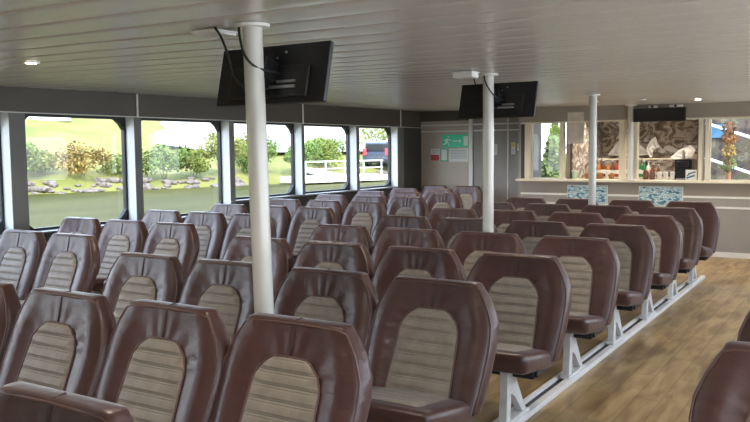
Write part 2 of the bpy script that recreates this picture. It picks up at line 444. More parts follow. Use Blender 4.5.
ORD = ['first', 'second', 'third', 'fourth', 'fifth', 'sixth', 'seventh', 'eighth', 'ninth', 'tenth']
first = [True]
def place_seat(x, ytop, label, group):
    o = seat0 if first[0] else copy_tree(seat0)
    first[0] = False
    o.location = (x, ytop-YT, 0); o['label'] = label; o['category'] = 'seat'; o['group'] = group
    return o
COLR = ['beside the open aisle', 'second in from aisle', 'third in from aisle', 'at the window-side end']
for j in range(-1, 8):
    for i in range(4):
        if j == -1 and i > 0: continue
        if j == 0 and i > 3: continue
        ox, oy = {(0, 0): (-.03, 0), (1, 1): (.025, 0), (2, 0): (.03, -.05), (1, 0): (.005, -.03), (3, 0): (.02, -.05)}.get((i, j), (0, 0))
        place_seat(-1.777-.673*i+ox, 2.309+1.061*j+oy, 'brown seat with taupe insert, centre block, %s row from camera, %s' % (ORD[j+1], COLR[i]), 'brown passenger seats of the centre block')
COLL = ['on the inner aisle end', 'in the middle', 'against the windows']
for j in range(0, 9):
    for l in range(3):
        if (j == 0 and l == 2) or (l == 0 and j > 6): continue
        place_seat(-5.275-.637*l, 3.943+1.061*j, 'bluish-lit brown seat, window block, %s row from camera, %s' % (ORD[j], COLL[l]), 'passenger seats of the window block').scale.x = .95
for j, lab in ((0, 'brown leather seat across the aisle, cut by the picture corner, nearest of two'), (1, 'brown leather seat across the aisle, barely showing behind the nearest one there')):
    place_seat(-.15, 2.72+1.061*j, lab, 'passenger seats across the open aisle')

# floor tracks the legs are bolted to
def track(x, y0, y1, label):
    t = empty('floor_track', (x, y0, 0), label, 'floor rail', 'floor rails under the seats')
    L = y1-y0
    MB().box(-.004, .044, 0, L, 0, .034, .004).build('rail_top', M['rail'], t)
    g = MB(); g.box(-.05, -.0045, 0, L, 0, .016); g.build('channel', M['black'], t)
    MB().box(-.078, -.0505, 0, L, 0, .034, .002).build('rail_lip', M['rail'], t)
track(-1.777+LX, 1.5, 9.95, 'white metal floor rail along the aisle edge under the aisle-end seats')
for i in (1, 2, 3): track(-1.777-.673*i+LX, 1.5, 9.95, 'white floor rail under centre block seats, number %s in from the aisle edge' % ('two', 'three', 'four')[i-1])
for l in range(3): track(-5.275-.637*l+LX, 3.3, 12.4, 'white floor rail under the window block, %s' % COLL[l])
track(-.16+LX, 1.7, 5.0, 'white floor rail under the seats across the open aisle')

# ------------------------------------------------------------------ poles
def pole(x, y, r, label, z0=0, plate=True, tilt=(0, 0)):
    zt = ceil_z(x, y)-.012
    p = empty('support_pole', (x, y, z0), label, 'pole', 'steel support poles')
    tb_ = MB().lathe([(r, 0), (r, zt-z0)], 32)
    for v in tb_.bm.verts:
        v.co.x += tilt[0]*v.co.z/zt; v.co.y += tilt[1]*v.co.z/zt
    tb_.build('pole_tube', M['pole'], p, smooth=True, angle=.8)
    if plate:
        MB().lathe([(r*1.5, zt-z0-.006), (r*1.75, zt-z0-.003), (r*1.75, zt-z0+.01)], 32, (tilt[0], tilt[1], 0)).build('ceiling_flange', M['white'], p, smooth=True, angle=.6)
    MB().lathe([(r*2.0, 0), (r*2.0, .008), (r*1.15, .014)], 24).build('foot_flange', M['white'], p, smooth=True, angle=.6)
    return p
pole(-2.172, 2.6, .0425, 'nearest thick cream pole, carrying the first black screen', tilt=(-.055, 0))
pole(-2.547, 5.75, .0435, 'cream pole carrying the second black screen, in front of grey panels')
pole(-2.69, 8.97, .0435, 'slim cream pole standing among seats before the bar')
pole(-3.02, 11.94, .046, 'slim cream pole standing on the bar counter ledge', z0=1.075)

# ------------------------------------------------------------------ televisions seen from behind
def tv(x, y, w, h, ztop, dy, label, px, py):
    t = empty('television', (x, y, ztop-h/2), label, 'television', 'black televisions on poles')
    t.rotation_euler.x = -math.asin(dy/h)
    MB().box(-w/2, w/2, -.012, .014, -h/2, h/2, .004).build('tv_back_panel', M['black'], t)
    MB().box(-w*.36, w*.36, -.032, -.012, -h*.42, h*.12, .008).build('electronics_cover', M['black'], t)
    MB().box(-w/2+.006, w/2-.006, .0135, .0155, -h/2+.006, h/2-.006).build('screen', M['black'], t)
    b = MB(); b.box(-.05, .16, -.042, -.033, -h*.28, -h*.235); b.box(.06, .16, -.042, -.033, -h*.19, -h*.15); b.build('label_plate', M['chrome'], t)
    s = MB()
    for sx, sz in ((.045, .24), (.09, .33), (.045, .12), (.06, -.03)): s.tube([(sx, -.034, h*sz), (sx, -.04, h*sz)], .0055, 10)
    s.build('mounting_screws', M['chrome'], t)
    m = MB(); m.box(-.02, .05, py-y+.02, -.03, -.045, .045, .004); m.box(.012, .022, -.06, -.03, -.08, .1); m.build('wall_bracket', M['black'], t)
    return t
tv(-2.232, 2.735, .60, .262, 2.012, .06, 'black television seen from behind on the nearest pole', -2.25, 2.6)
tv(-2.525, 5.875, .645, .285, 2.075, .08, 'smaller-looking black television seen from behind on the second pole', -2.547, 5.75)
def cable(pts, label):
    c = []
    P = [Vector(p) for p in pts]
    for a, b, cc, d in zip([P[0]]+P, P, P[1:], P[2:]+[P[-1]]):
        for k in range(6):
            t = k/6; c.append(.5*((2*b)+(cc-a)*t+(2*a-5*b+4*cc-d)*t*t+(3*b-a-3*cc+d)*t**3))
    c.append(P[-1])
    return tag(MB().tube(c, .0055, 8).build('power_cable', M['black'], smooth=True), label, 'cable', 'television cables')
cable([(-2.42, 2.58, 2.083), (-2.385, 2.58, 2.04), (-2.36, 2.60, 1.95), (-2.355, 2.64, 1.86), (-2.30, 2.69, 1.80)], 'black cable hanging from ceiling box, beside the nearest pole')
cable([(-2.255, 2.548, 2.07), (-2.25, 2.545, 2.03), (-2.225, 2.545, 1.95), (-2.19, 2.58, 1.90), (-2.16, 2.69, 1.88)], 'black cable crossing the front of the nearest pole')
cable([(-2.66, 5.72, 2.125), (-2.655, 5.73, 2.08), (-2.65, 5.78, 2.02), (-2.62, 5.82, 1.95)], 'black cable hanging beside the second pole')
cable([(-2.56, 5.70, 2.115), (-2.545, 5.695, 2.06), (-2.51, 5.70, 2.0), (-2.48, 5.74, 1.95), (-2.46, 5.83, 1.93)], 'black cable crossing the front of the second pole')
def router(x, y, w, d, h, label):
    z = ceil_z(x, y)-.006
    t = empty('ceiling_box', (x, y, z), label, 'ceiling box', 'white boxes on the ceiling')
    MB().box(-w/2, w/2, -d/2, d/2, -h, 0, .006).build('box_cover', M['white'], t)
    MB().box(-w/2-.006, w/2+.006, -d/2-.006, d/2+.006, -.006, .0).build('box_rim', M['trim'], t)
router(-2.50, 2.66, .14, .14, .018, 'flat white ceiling box beside the nearest pole')
router(-2.585, 5.42, .16, .12, .045, 'deeper white ceiling box in front of the second pole')

# ------------------------------------------------------------------ ceiling downlights
def downlight(x, y, lit, label):
    z = ceil_z(x, y)-.008
    t = empty('downlight', (x, y, z), label, 'ceiling light', 'recessed ceiling downlights')
    MB().lathe([(.034, -.004), (.05, -.006), (.052, .004)], 28).build('bezel', M['white'], t, smooth=True, angle=.7)
    MB().lathe([(.032, -.008), (.032, .004)], 24).build('lens', M['led'] if lit else M['leddim'], t)
    if lit: lamp(x, y, z-.03)
def lamp(x, y, z, w=9):
    l = bpy.data.lights.new('downlight_and_fill_lamp', 'SPOT'); l.energy = w*3; l.color = (1, .86, .70); l.spot_size = 2.5; l.spot_blend = 1; l.shadow_soft_size = .05
    o = bpy.data.objects.new('downlight_and_fill_lamp', l); COL.objects.link(o); o.location = (x, y, z)  # serves the real downlights and the added fill spots
downlight(-4.48, 3.12, True, 'lit round downlight in ceiling over the inner aisle near the windows')
downlight(-3.13, 10.5, True, 'lit small downlight by the third pole')
downlight(-2.47, 10.3, False, 'unlit downlight just past the fourth pole')
downlight(-1.90, 10.8, True, 'lit downlight above the bar end of the aisle')

# ------------------------------------------------------------------ signs on the far wall
def panel(name, x0, x1, z0, z1, y, m, parent, dy0=-.012, dy1=0.):
    return MB().box(x0, x1, y+dy0, y+dy1, z0, z1).build(name, m, parent)
def to_local(polys, y0, y1):
    mb = MB()
    for p in polys: mb.prism(p, lambda a, b: (a, y0, b), lambda a, b: (a, y1, b))
    return mb
es = empty('exit_sign', (-6.285, YF, 1.70), 'green emergency exit sign with running man, arrow and door', 'sign')
MB().box(-.27, .27, -.02, 0, -.112, .112, .004).build('sign_board', M['green'], es)
bar = lambda x0, z0, x1, z1, w: (lambda dx, dz, l: [(x0-dz/l*w, z0+dx/l*w), (x0+dz/l*w, z0-dx/l*w), (x1+dz/l*w, z1-dx/l*w), (x1-dz/l*w, z1+dx/l*w)])(x1-x0, z1-z0, math.hypot(x1-x0, z1-z0))
man = [bar(-.165, .04, -.19, -.02, .017), bar(-.165, .035, -.13, .015, .009), bar(-.13, .015, -.10, .03, .008), bar(-.168, .038, -.205, .03, .009), bar(-.205, .03, -.225, .0, .008),
       bar(-.19, -.02, -.145, -.04, .011), bar(-.145, -.04, -.15, -.085, .010), bar(-.192, -.02, -.215, -.055, .011), bar(-.215, -.055, -.25, -.06, .009),
       [(-.148+.018*math.cos(k*PI/6), .072+.018*math.sin(k*PI/6)) for k in range(12)]]
arrow = [bar(-.06, 0, .07, 0, .008), [(.06, .035), (.11, 0), (.06, -.035), (.075, 0)]]
door_ = [[(.15, -.085), (.23, -.085), (.23, .085), (.15, .085)]]
pg = to_local(man+arrow+door_, -.023, -.0195); pg.build('pictogram', M['paper'], es)['label'] = 'white running man, arrow and door'
def notice(x0, x1, z0, z1, board, label, lines=(), head=None):
    cx, cz = (x0+x1)/2, (z0+z1)/2
    t = empty('notice', (cx, YF, cz), label, 'notice', 'notices on the far wall')
    MB().box(x0-cx, x1-cx, -.01, 0, z0-cz, z1-cz, .002).build('notice_board', board, t)
    if head: MB().box(*head[0], -.0125, -.0095, *head[1]).build('colour_band', head[2], t)
    if lines:
        m = MB()
        for a, b, z in lines: m.box(a, b, -.0122, -.0098, z-.005, z+.005)
        m.build('print', M['ink'], t)
notice(-6.80, -6.62, 1.345, 1.565, M['paper'], 'white notice with red lower half under the exit sign', [(-.07, .07, .08), (-.06, .06, .05)], ((-.085, .085), (-.105, .0), M['red']))
notice(-6.595, -6.455, 1.335, 1.57, M['green'], 'green-bordered white notice beside the red one', (), ((-.055, .055), (-.095, .10), M['paper']))
notice(-6.43, -6.05, 1.33, 1.575, M['paper'], 'wide pale table notice beneath the exit sign', [(-.16, .16, .08-.028*k) for k in range(6)])
notice(-5.58, -5.50, 1.45, 1.63, M['paper'], 'narrow white card on the grey panel behind second pole', [(-.025, .025, .05-.03*k) for k in range(4)])
notice(-5.24, -5.17, 1.46, 1.66, M['paper'], 'white and yellow card on the grey panel near the bar window', [(-.02, .02, -.02-.025*k) for k in range(3)], ((-.028, .028), (.02, .09), M['yellow']))
notice(-5.13, -5.09, 1.52, 1.64, M['paper'], 'tiny pale card at the edge of the grey panel', [(-.01, .01, .03-.025*k) for k in range(3)])

# ------------------------------------------------------------------ bar fittings
def bar_screen():
    t = empty('bar_screen', (-2.60, 11.86, 2.02), 'long black screen hung under the ceiling over the bar opening', 'screen')
    MB().box(-.36, .36, -.03, .03, -.10, .095, .005).build('screen_body', M['black'], t)
    MB().box(-.34, .34, -.033, -.029, -.085, .08).build('screen_glass', mat('dark_screen', (.02, .02, .022), .15), t)
    MB().box(-.03, .03, .03, .12, -.03, .03).build('wall_bracket', M['black'], t)
bar_screen()
for x, lab in ((-2.70, 'small white speaker box above the bar screen, beside the pole'), (-2.38, 'wider white box above the bar screen, away from the pole')):
    w = .055 if x < -2.5 else .085
    t = empty('speaker_box', (x, 11.9, 2.14), lab, 'speaker', 'white boxes above the bar screen')
    MB().box(-w, w, -.05, .05, -.02, .012, .004).build('box_body', M['white'], t)
    MB().lathe([(.018, 0), (.018, .003)], 16).build('speaker_cone', M['black'], t).rotation_euler.x = PI/2
    t.children[1].location = (.0, -.05, -.004)
pp = MB(); pp.box(-3.99, -3.735, YBAR-.012, YBAR-.006, 1.62, 2.10); tag(pp.build('hanging_sheet', mat('pale_sheet', (.62, .57, .50), .5, noise=(6, .12))), 'pale hanging sheet taped over the corner of the bar opening', 'sheet')
scenic = ramp_mat('river_picture', [(.3, (.03, .06, .05)), (.45, (.12, .30, .42)), (.5, (.75, .88, .92)), (.56, (.12, .26, .30)), (.62, (.80, .9, .92)), (.7, (.2, .34, .24))], scale=11, detail=5, rough=.3, mapping=(1, 1, 2.2))
for x0, x1, lab in ((-3.98, -3.36, 'river scene poster on bar front below first opening, behind the slim pole'), (-2.90, -2.28, 'blue and white river poster on bar front below second opening')):
    t = empty('poster', ((x0+x1)/2, YBAR-.012, .845), lab, 'poster', 'posters on the bar front')
    w = (x1-x0)/2
    MB().box(-w, w, -.012, 0, -.145, .14).build('poster_board', M['trim'], t)
    MB().box(-w+.008, w-.008, -.015, -.011, -.137, .132).build('picture_print', scenic, t)

refl_paint = ramp_mat('painted_reflections', [(.30, (.07, .055, .045)), (.42, (.28, .22, .17)), (.47, (.74, .71, .67)), (.51, (.42, .35, .28)), (.56, (.17, .13, .10)), (.62, (.85, .84, .82)), (.8, (.9, .9, .9))], scale=3.4, detail=7, rough=.3, distort=.5, mapping=(1, 1, 1.5), bump=.25)  # wrinkled reflections painted into the colour as noise
mp_ = empty('mirror_panel', (-3.2, 13.84, 1.0), 'panel painted with wrinkled reflections, covering the back wall of the bar', 'panel')
MB().box(-.78, .78, -.02, 0, 0, 1.1).build('reflection_sheet', refl_paint, mp_)
mp2_ = empty('mirror_panel', (-3.985, 12.98, 1.0), 'panel painted with wrinkled reflections on the side wall of the bar', 'panel')
MB().box(0, .015, -.8, .8, 0, 1.1).build('reflection_sheet', refl_paint, mp2_)
def sheet(pts, y, label, colr=(.88, .88, .87)):
    cx = sum(p[0] for p in pts)/len(pts); cz = sum(p[1] for p in pts)/len(pts)
    mb = MB(); rows = []
    n = 8
    for i in range(n+1):
        r = []
        for (px, pz) in pts:
            q = i/n; r.append(((px-cx)*q, .03*math.sin(q*9+px*17+pz*11), (pz-cz)*q + .001*i))
        rows.append(r)
    mb.grid(rows, close=True)
    o = mb.build('plastic_cover', mat('plastic_cover', colr, .25, noise=(5, .12)), smooth=True)
    o.location = (cx, y, cz)
    MB().tube([(0, 0, 0), (0, 0, 2.165-cz)], .004, 6).build('hanging_cord', M['chrome'], o)
    return tag(o, label, 'cover', 'white plastic covers in the bar')
sheet([(-3.85, 1.42), (-3.62, 1.72), (-3.5, 1.78), (-3.2, 1.5), (-3.1, 1.42), (-3.5, 1.40)], 13.7, 'white peaked plastic cover hanging in the first bar opening')
sheet([(-2.75, 1.38), (-2.62, 1.50), (-2.45, 1.58), (-2.36, 1.50), (-2.42, 1.38), (-2.6, 1.34)], 13.35, 'white bunched plastic cover in the second bar opening, by the machine')
sheet([(-3.16, 1.52), (-3.10, 1.66), (-3.02, 1.72), (-2.98, 1.60), (-2.94, 1.56), (-3.04, 1.50), (-3.06, 1.38), (-3.10, 1.38)], 13.5, 'small white plastic cover in the second bar opening, beside the pole')

# back shelf with bottles and jars, each its own thing
t = empty('back_shelf', (-3.2, 13.0, 1.08), 'two-tier pale shelf behind the bar holding bottles and jars', 'shelf')
MB().box(-.72, .72, -.12, .12, -.02, .005).build('shelf_board', M['cream'], t)
MB().box(-.72, .72, .02, .14, .28, .295).build('shelf_board', M['cream'], t)
for sx in (-.71, 0, .71): MB().box(sx-.01, sx+.01, .02, .14, -.02, .42).build('shelf_bracket', M['chrome'], t)
def bottle_mesh(h, r): return [(r*.9, 0), (r, .01), (r, h*.55), (r*.75, h*.66), (r*.34, h*.76), (r*.32, h*.96), (r*.4, h*.97), (r*.4, h)]
COLS = [('green glass', (.03, .20, .07)), ('brown glass', (.16, .06, .025)), ('amber', (.45, .17, .04)), ('clear', (.65, .66, .62)), ('dark', (.02, .018, .02)), ('red-capped', (.35, .05, .04))]
cm = {n: mat('bottle_'+n.replace(' ', '_').replace('-', '_'), c, .12, coat=.5) for n, c in COLS}
seq1 = [('amber', .20), ('brown glass', .21), ('amber', .18), ('brown glass', .2), ('red-capped', .2), ('amber', .17), ('brown glass', .22), ('amber', .19)]
seqd = ['dark', 'dark', 'brown glass', 'dark', 'dark']
seq2 = [('green glass', .22), ('green glass', .20), ('clear', .19), ('brown glass', .16), ('brown glass', .15)]
def bottle(x, y, z, h, cn, label, group):
    t = empty('bottle', (x, y, z), label, 'bottle', group)
    MB().lathe(bottle_mesh(h, h*.15), 14).build('bottle_body', cm[cn], t, smooth=True, angle=.8)
    MB().lathe([(h*.07, h*.93), (h*.075, h*1.02)], 12).build('bottle_cap', cm['red-capped'] if cn == 'red-capped' else cm['clear'], t, smooth=True, angle=.8)
    MB().lathe([(h*.153, h*.18), (h*.153, h*.42)], 14).build('paper_label', M['paper'], t, smooth=True, angle=.8)
for k, (c, h) in enumerate(seq1): bottle(-3.78+.075*k, 12.95, 1.085, h*1.3, c, 'small %s bottle on the lower bar shelf, %s from the bright window side' % (c, ORD[k]), 'bottles on the lower bar shelf')
for k, c in enumerate(seqd): bottle(-3.45+.06*k, 13.08, 1.376, .2, c, 'small dark bottle on the upper bar shelf, %s from the bright window side' % ORD[k], 'bottles on the upper bar shelf')
for k, (c, h) in enumerate(seq2): bottle(-3.14+.075*k, 12.95, 1.085, h*1.3, c, 'small %s bottle beyond the counter pole, %s from that pole' % (c, ORD[k]), 'bottles beyond the counter pole')
def cup(x, y, label, col='white', h=.10, r=.035):
    t = empty('cup', (x, y, 1.076), label, 'cup', 'cups on the bar counter')
    MB().lathe([(r*.75, 0), (r, h), (r*.9, h), (r*.65, .008)], 16).build('cup_body', M['white'] if col == 'white' else mat('mint_cup', (.45, .62, .42), .4), t, smooth=True, angle=.8)
    MB().lathe([(r*1.06, h), (r*1.06, h+.008), (r*.5, h+.014)], 16).build('cup_lid', M['trim'], t, smooth=True, angle=.8)
cup(-3.92, 12.15, 'pale green cup on the bar counter under the hanging sheet', 'mint', .11, .05)
cup(-2.66, 12.2, 'white lidded cup on the counter, first from the pole'); cup(-2.57, 12.2, 'white lidded cup on the counter, second from the pole'); cup(-2.475, 12.2, 'white lidded cup on the counter, next to the black machine')
cup(-3.42, 12.22, 'white jar-like cup on the counter beside the third pole', 'white', .12, .05)
for k in range(2):
    t = empty('jar', (-2.86+.09*k, 12.22, 1.076), 'brown storage jar on the counter, %s from the pole' % ORD[k], 'jar', 'brown jars on the counter')
    MB().lathe([(.036, 0), (.042, .02), (.042, .10), (.032, .12)], 16).build('jar_body', cm['brown glass'], t, smooth=True, angle=.8)
    MB().lathe([(.036, .12), (.036, .14)], 16).build('jar_lid', cm['red-capped'], t, smooth=True, angle=.8)
cof = empty('coffee_machine', (-2.33, 12.32, 1.076), 'black coffee machine standing on the bar counter', 'coffee machine')
MB().box(-.12, .12, -.11, .12, 0, .30, .012).build('machine_body', M['black'], cof); MB().box(-.08, .08, -.16, -.11, .19, .27, .01).build('brew_head', M['black'], cof)
MB().box(-.09, .09, -.17, -.10, 0, .02).build('drip_tray', M['chrome'], cof)
sb = empty('counter_sign', (-2.19, 12.06, 1.076), 'small white and blue sign propped on the counter beside the machine', 'sign')
MB().box(-.075, .075, -.008, .008, 0, .15).build('sign_board', M['paper'], sb)
to_local([bar(-.06, .03, .05, .07, .012), bar(-.04, .09, .06, .12, .01), bar(-.06, .055, -.01, .10, .008)], -.011, -.0075).build('blue_marks', mat('blue_print', (.08, .16, .28), .5), sb)
for k in range(3):
    bk = empty('wicker_basket', (-3.73+.17*k, 12.24, 1.076), 'small orange-brown snack basket on the counter, %s from the bright window' % ORD[k], 'basket', 'snack baskets on the counter')
    MB().lathe([(.05, 0), (.07, .07), (.064, .07), (.045, .008)], 18).build('basket_body', mat('wicker', (.36, .15, .05), .6, noise=(40, .4)), bk, smooth=True, angle=.9)
    MB().lathe([(.058, .05), (.05, .085), (.02, .10)], 12).build('snack_packets', mat('packets', (.45, .12, .07), .3, noise=(20, .6, (.7, .45, .2))), bk, smooth=True)

# ------------------------------------------------------------------ outside: river, bank, plants
def wl(y): return -31.5+.30*(y-24)           # waterline x at y
def hill(x, y):
    t = max(0, min(1, (.90*abs(x)-y)/5+.5)); return 1+.38*t*t*(3-2*t)
def land_z(d): return lerp(d, [(-4, -1.4), (0, -.32), (1.2, .05), (2.2, .25), (24, 4.6), (34, 5.0), (70, 5.2)])
water = ramp_mat('river_water', [(.3, (.03, .031, .004)), (.5, (.045, .044, .008)), (.7, (.06, .055, .014))], scale=.35, detail=4, rough=.6, mapping=(1, .35, 1), bump=.1)
water.node_tree.nodes['Principled BSDF'].inputs['Specular IOR Level'].default_value = .03
struct('river', MB().box(-60, -7.4, -40, 62, -.5, -.3), water)
def grass_mat():
    m = ramp_mat('river_bank_grass', [(.28, (.085, .10, .010)), (.5, (.13, .128, .018)), (.72, (.17, .155, .04))], scale=.55, detail=8, rough=.9, distort=.4)
    return m
bk = MB(); rows = []
for yy in range(-30, 100, 2):
    rows.append([(min(wl(yy)-d, -.47*yy), yy, (land_z(d)*(hill(wl(yy)-d, yy) if d > 2 else 1))+(.15*math.sin(yy*.7+d)*math.sin(d*.9) if 2 < d < 40 else 0)) for d in (-4, -1, 0, 1.2, 2.2, 4, 7, 10, 14, 18, 24, 30, 36, 50, 70)])
bk.grid(rows); struct('river_bank', bk, grass_mat(), smooth=True)
pth = MB(); rows = []
for yy in range(29, 80, 2):
    e = max(0, min(1, (yy-29)/8))
    d0, d1 = 21-14*e, 27
    rows.append([(wl(yy)-d, yy, land_z(d)+.28) for d in (d0, d0+(d1-d0)*.33, d0+(d1-d0)*.66, d1)])
pth.grid(rows); struct('path', pth, mat('pale_gravel', (.34, .32, .28), .9, noise=(.8, .08)), smooth=True)
rockm = mat('river_rock', (.12, .098, .08), .9, noise=(2, .35))
protos = []
def rock_mesh(seed):
    rnd = random.Random(seed); b = bmesh.new(); bmesh.ops.create_icosphere(b, subdivisions=2, radius=1)
    for v in b.verts:
        v.co = v.co*(1+rnd.uniform(-.18, .18)); v.co.z *= .62
    me = bpy.data.meshes.new('river_rock'); b.to_mesh(me); b.free(); me.materials.append(rockm); return me
rocks = [rock_mesh(s) for s in range(5)]
for k in range(140):
    yy = 19+29*k/140+random.uniform(-.1, .1); d = random.uniform(-.1, 1.6)
    if 33.4 < yy < 43: continue
    o = bpy.data.objects.new('river_rock', rocks[k % 5]); COL.objects.link(o)
    s = random.uniform(.13, .34); o.location = (wl(yy)-d, yy, land_z(d)+.02); o.scale = (s, s*random.uniform(.8, 1.4), s); o.rotation_euler.z = random.uniform(0, 6)
    tag(o, 'pale weathered rock in the line of stones at the river edge', 'rock', 'rocks along the water edge')
def leafm(c): return mat('leaf', c, .8, noise=(1.2, .4))
def shrub(x, y, z, w, h, col, label, n=1700, cat='shrub', name='river_shrub', cone=False, leaf=.085, group='shrubs on the river bank'):
    t = empty(name, (x, y, z), label, cat, group)
    rnd = random.Random(int(x*100+y*10)); mb = MB()
    lobes = [(rnd.uniform(-.5, .5)*w, rnd.uniform(-.5, .5)*w, rnd.uniform(.3, .75)*h, rnd.uniform(.28, .45)) for _ in range(7)]
    for k in range(n):
        if cone:
            q = rnd.random()**1.3; a = rnd.uniform(0, 2*PI); r = w*.5*(1-q)*rnd.uniform(.7, 1)
            c = Vector((r*math.cos(a), r*math.sin(a), h*(.08+.92*q)))
        else:
            lx, ly, lz, lr = rnd.choice(lobes)
            d = Vector((rnd.gauss(0, 1), rnd.gauss(0, 1), rnd.gauss(0, 1))).normalized()*rnd.uniform(.4, 1)
            c = Vector((lx+d.x*lr*w, ly+d.y*lr*w, max(.02, lz+d.z*lr*h*.8)))
        s = leaf*rnd.uniform(.6, 1.4)
        u = Vector((rnd.gauss(0, 1), rnd.gauss(0, 1), rnd.gauss(0, 1))).normalized(); v = u.orthogonal().normalized()
        q = [c+u*s, c+v*s*.5, c-u*s, c-v*s*.5]; mb.bm.faces.new([mb.bm.verts.new(p) for p in q])
    mb.build('foliage', leafm(col), t)
    st = MB()
    for k in range(5):
        a = k*1.3; st.tube([(0, 0, -.15), (.15*w*math.cos(a), .15*w*math.sin(a), h*.3), (.3*w*math.cos(a), .3*w*math.sin(a), h*.6)] if not cone else [(0, 0, -.1), (0, 0, h*.5), (0.01*k, 0, h*.9)], [.02*w*.4, .015*w*.4, .006*w*.4], 6)
    st.build('stems', mat('bark', (.12, .08, .05), .9, noise=(8, .3)), t)
G1, G2, G3, OR = (.085, .14, .018), (.13, .16, .022), (.16, .17, .03), (.19, .125, .025)
def on_bank(y, d): return wl(y)-d, y, land_z(d)*(hill(wl(y)-d, y) if d > 2 else 1)-.05
S = [(22.4, 1.6, 1.6, 2.3, G1, 'dark green shrub at the river edge in the first big window, nearest'),
     (25.7, 2.2, 2.0, 1.8, OR, 'rusty orange shrub on the bank in the middle of the first big window'),
     (27.9, 2.0, 2.0, 2.0, G2, 'olive green shrub at the far side of the first big window'),
     (24.0, 2.6, 1.5, 1.4, G3, 'yellow-green shrub between the dark one and the orange one'),
     (29.6, 1.8, 1.7, 1.9, G1, 'deep green shrub at the near edge of second window'),
     (31.3, 1.8, 1.6, 1.6, G2, 'low mid-green shrub in the second window'),
     (33.0, 1.9, 1.8, 2.5, G3, 'tall yellow-green shrub in the second window'),
     (34.9, 1.8, 1.8, 2.2, G1, 'full green shrub at the near edge of the third window'),
     (36.4, 4.2, 2.0, 2.1, G2, 'green shrub seen beside the nearest pole'),
     (37.6, 1.5, 1.6, 2.2, G1, 'green shrub at the far side of the third window'),
     (41.0, 3.4, 2.0, 2.0, G2, 'green shrub above the jetty in the fourth window'),
     (42.6, 4.6, 1.7, 1.9, G1, 'darker shrub behind the jetty railing in fourth window'),
     (52.5, 9.0, 3.2, 2.3, G2, 'bright green shrub behind the dark car in the fifth window')]
for y_, d_, w_, h_, c_, l_ in S:
    shrub(*on_bank(y_, d_), w_, h_, c_, l_)
for y_, d_, w_, h_, l_ in ((62, 21, 4.0, 4.2, 'leafy tree at top of the fifth window, nearest the post'), (70, 21, 4.2, 4.6, 'leafy tree at top of fifth window, nearer the far wall'), (56, 22, 3.6, 3.0, 'small tree at the top of the fourth window')):
    shrub(*on_bank(y_, d_), w_, h_, G3, l_, n=1500, cat='tree', name='bank_tree', leaf=.2, group='trees beyond the river bank')
# building on the hill
bx_, by_, bz_ = on_bank(31.6, 14.6)
bd = empty('hill_kiosk', (bx_, by_, bz_+.1), 'small pale kiosk with teal front at the top of the first big window', 'kiosk', rz=.95)
bd.scale = (.36, .36, .5)
MB().box(-3.5, 3.5, -2, 2, -.5, 1.5).build('building_wall', mat('pale_render', (.8, .8, .78), .8, noise=(1, .05)), bd)
MB().box(-1.4, 1.8, -2.05, -1.9, 0, 1.2).build('teal_front', mat('teal_paint', (.25, .62, .60), .6, noise=(2, .05)), bd)
MB().prism([(-2.3, 1.5), (2.3, 1.5), (0, 2.1)], lambda p, q: (-3.7, p, q), lambda p, q: (3.7, p, q)).build('roof', mat('roof_slate', (.3, .3, .32), .8, noise=(3, .1)), bd)
# jetty
jt = empty('jetty', (-26.3, 37.6, -.3), 'pale floating jetty with handrail at the river edge in the fourth window', 'jetty', rz=-.28)
MB().box(-1.1, 1.1, -3.0, 3.2, .1, .42).build('deck', mat('pale_deck', (.75, .74, .70), .7, noise=(3, .1)), jt)
rl = MB()
for k in range(5): rl.tube([(1.0, -2.8+1.4*k, .4), (1.0, -2.8+1.4*k, 1.25)], .035, 8)
rl.tube([(1.0, -2.9, 1.25), (1.0, 2.9, 1.25)], .035, 8); rl.tube([(1.0, -2.9, .85), (1.0, 2.9, .85)], .025, 8); rl.build('handrail', M['trim'], jt)
MB().hexa([(-4.6, .2, .7), (-4.6, 1.6, .7), (-1.1, 1.6, .3), (-1.1, .2, .3), (-4.6, .2, .82), (-4.6, 1.6, .82), (-1.1, 1.6, .42), (-1.1, .2, .42)]).build('gangway', M['trim'], jt)
# cars
def car(x, y, z, rz, paint, label, suv=True):
    t = empty('car', (x, y, z), label, 'car', 'cars parked on the slipway', rz)
    prof = [(-2.2, .35), (-2.25, .95), (-2.0, 1.08), (-1.75, 1.72), (-1.4, 1.80), (.35, 1.76), (1.0, 1.12), (2.05, .98), (2.25, .75), (2.25, .35)]
    MB().prism(prof, lambda p, q: (p, -.92, q), lambda p, q: (p, .92, q)).build('body', paint, t)
    win = [(-1.85, 1.15), (-1.62, 1.66), (.28, 1.66), (.82, 1.16)]
    g = MB(); g.prism(win, lambda p, q: (p, -.935, q), lambda p, q: (p, -.91, q)); g.prism(win, lambda p, q: (p, .91, q), lambda p, q: (p, .935, q)); g.box(-2.06, -1.86, -.75, .75, 1.16, 1.60); g.build('windows', M['black'], t)
    for sx in (-1.4, 1.4):
        for sy in (-.85, .85):
            wv = MB(); wv.tube([(sx, sy-.12, .36), (sx, sy+.12, .36)], .36, 20); wv.build('wheel', M['black'], t)
    for sy in (-.78, .78): MB().box(-2.29, -2.18, sy-.12, sy+.12, .85, 1.3, .02).build('tail_light', M['red'], t)
    MB().box(-2.32, -2.2, -.9, .9, .4, .62, .03).build('bumper', M['black'], t)
car(*on_bank(46.2, 3.0), 1.75, mat('navy_paint', (.05, .06, .09), .25, coat=.6), 'dark parked car with red tail lights in the fifth window')
car(*on_bank(50.8, 3.4), 1.7, mat('white_paint', (.85, .85, .85), .25, coat=.6), 'white parked car beside the dark one at the window edge')

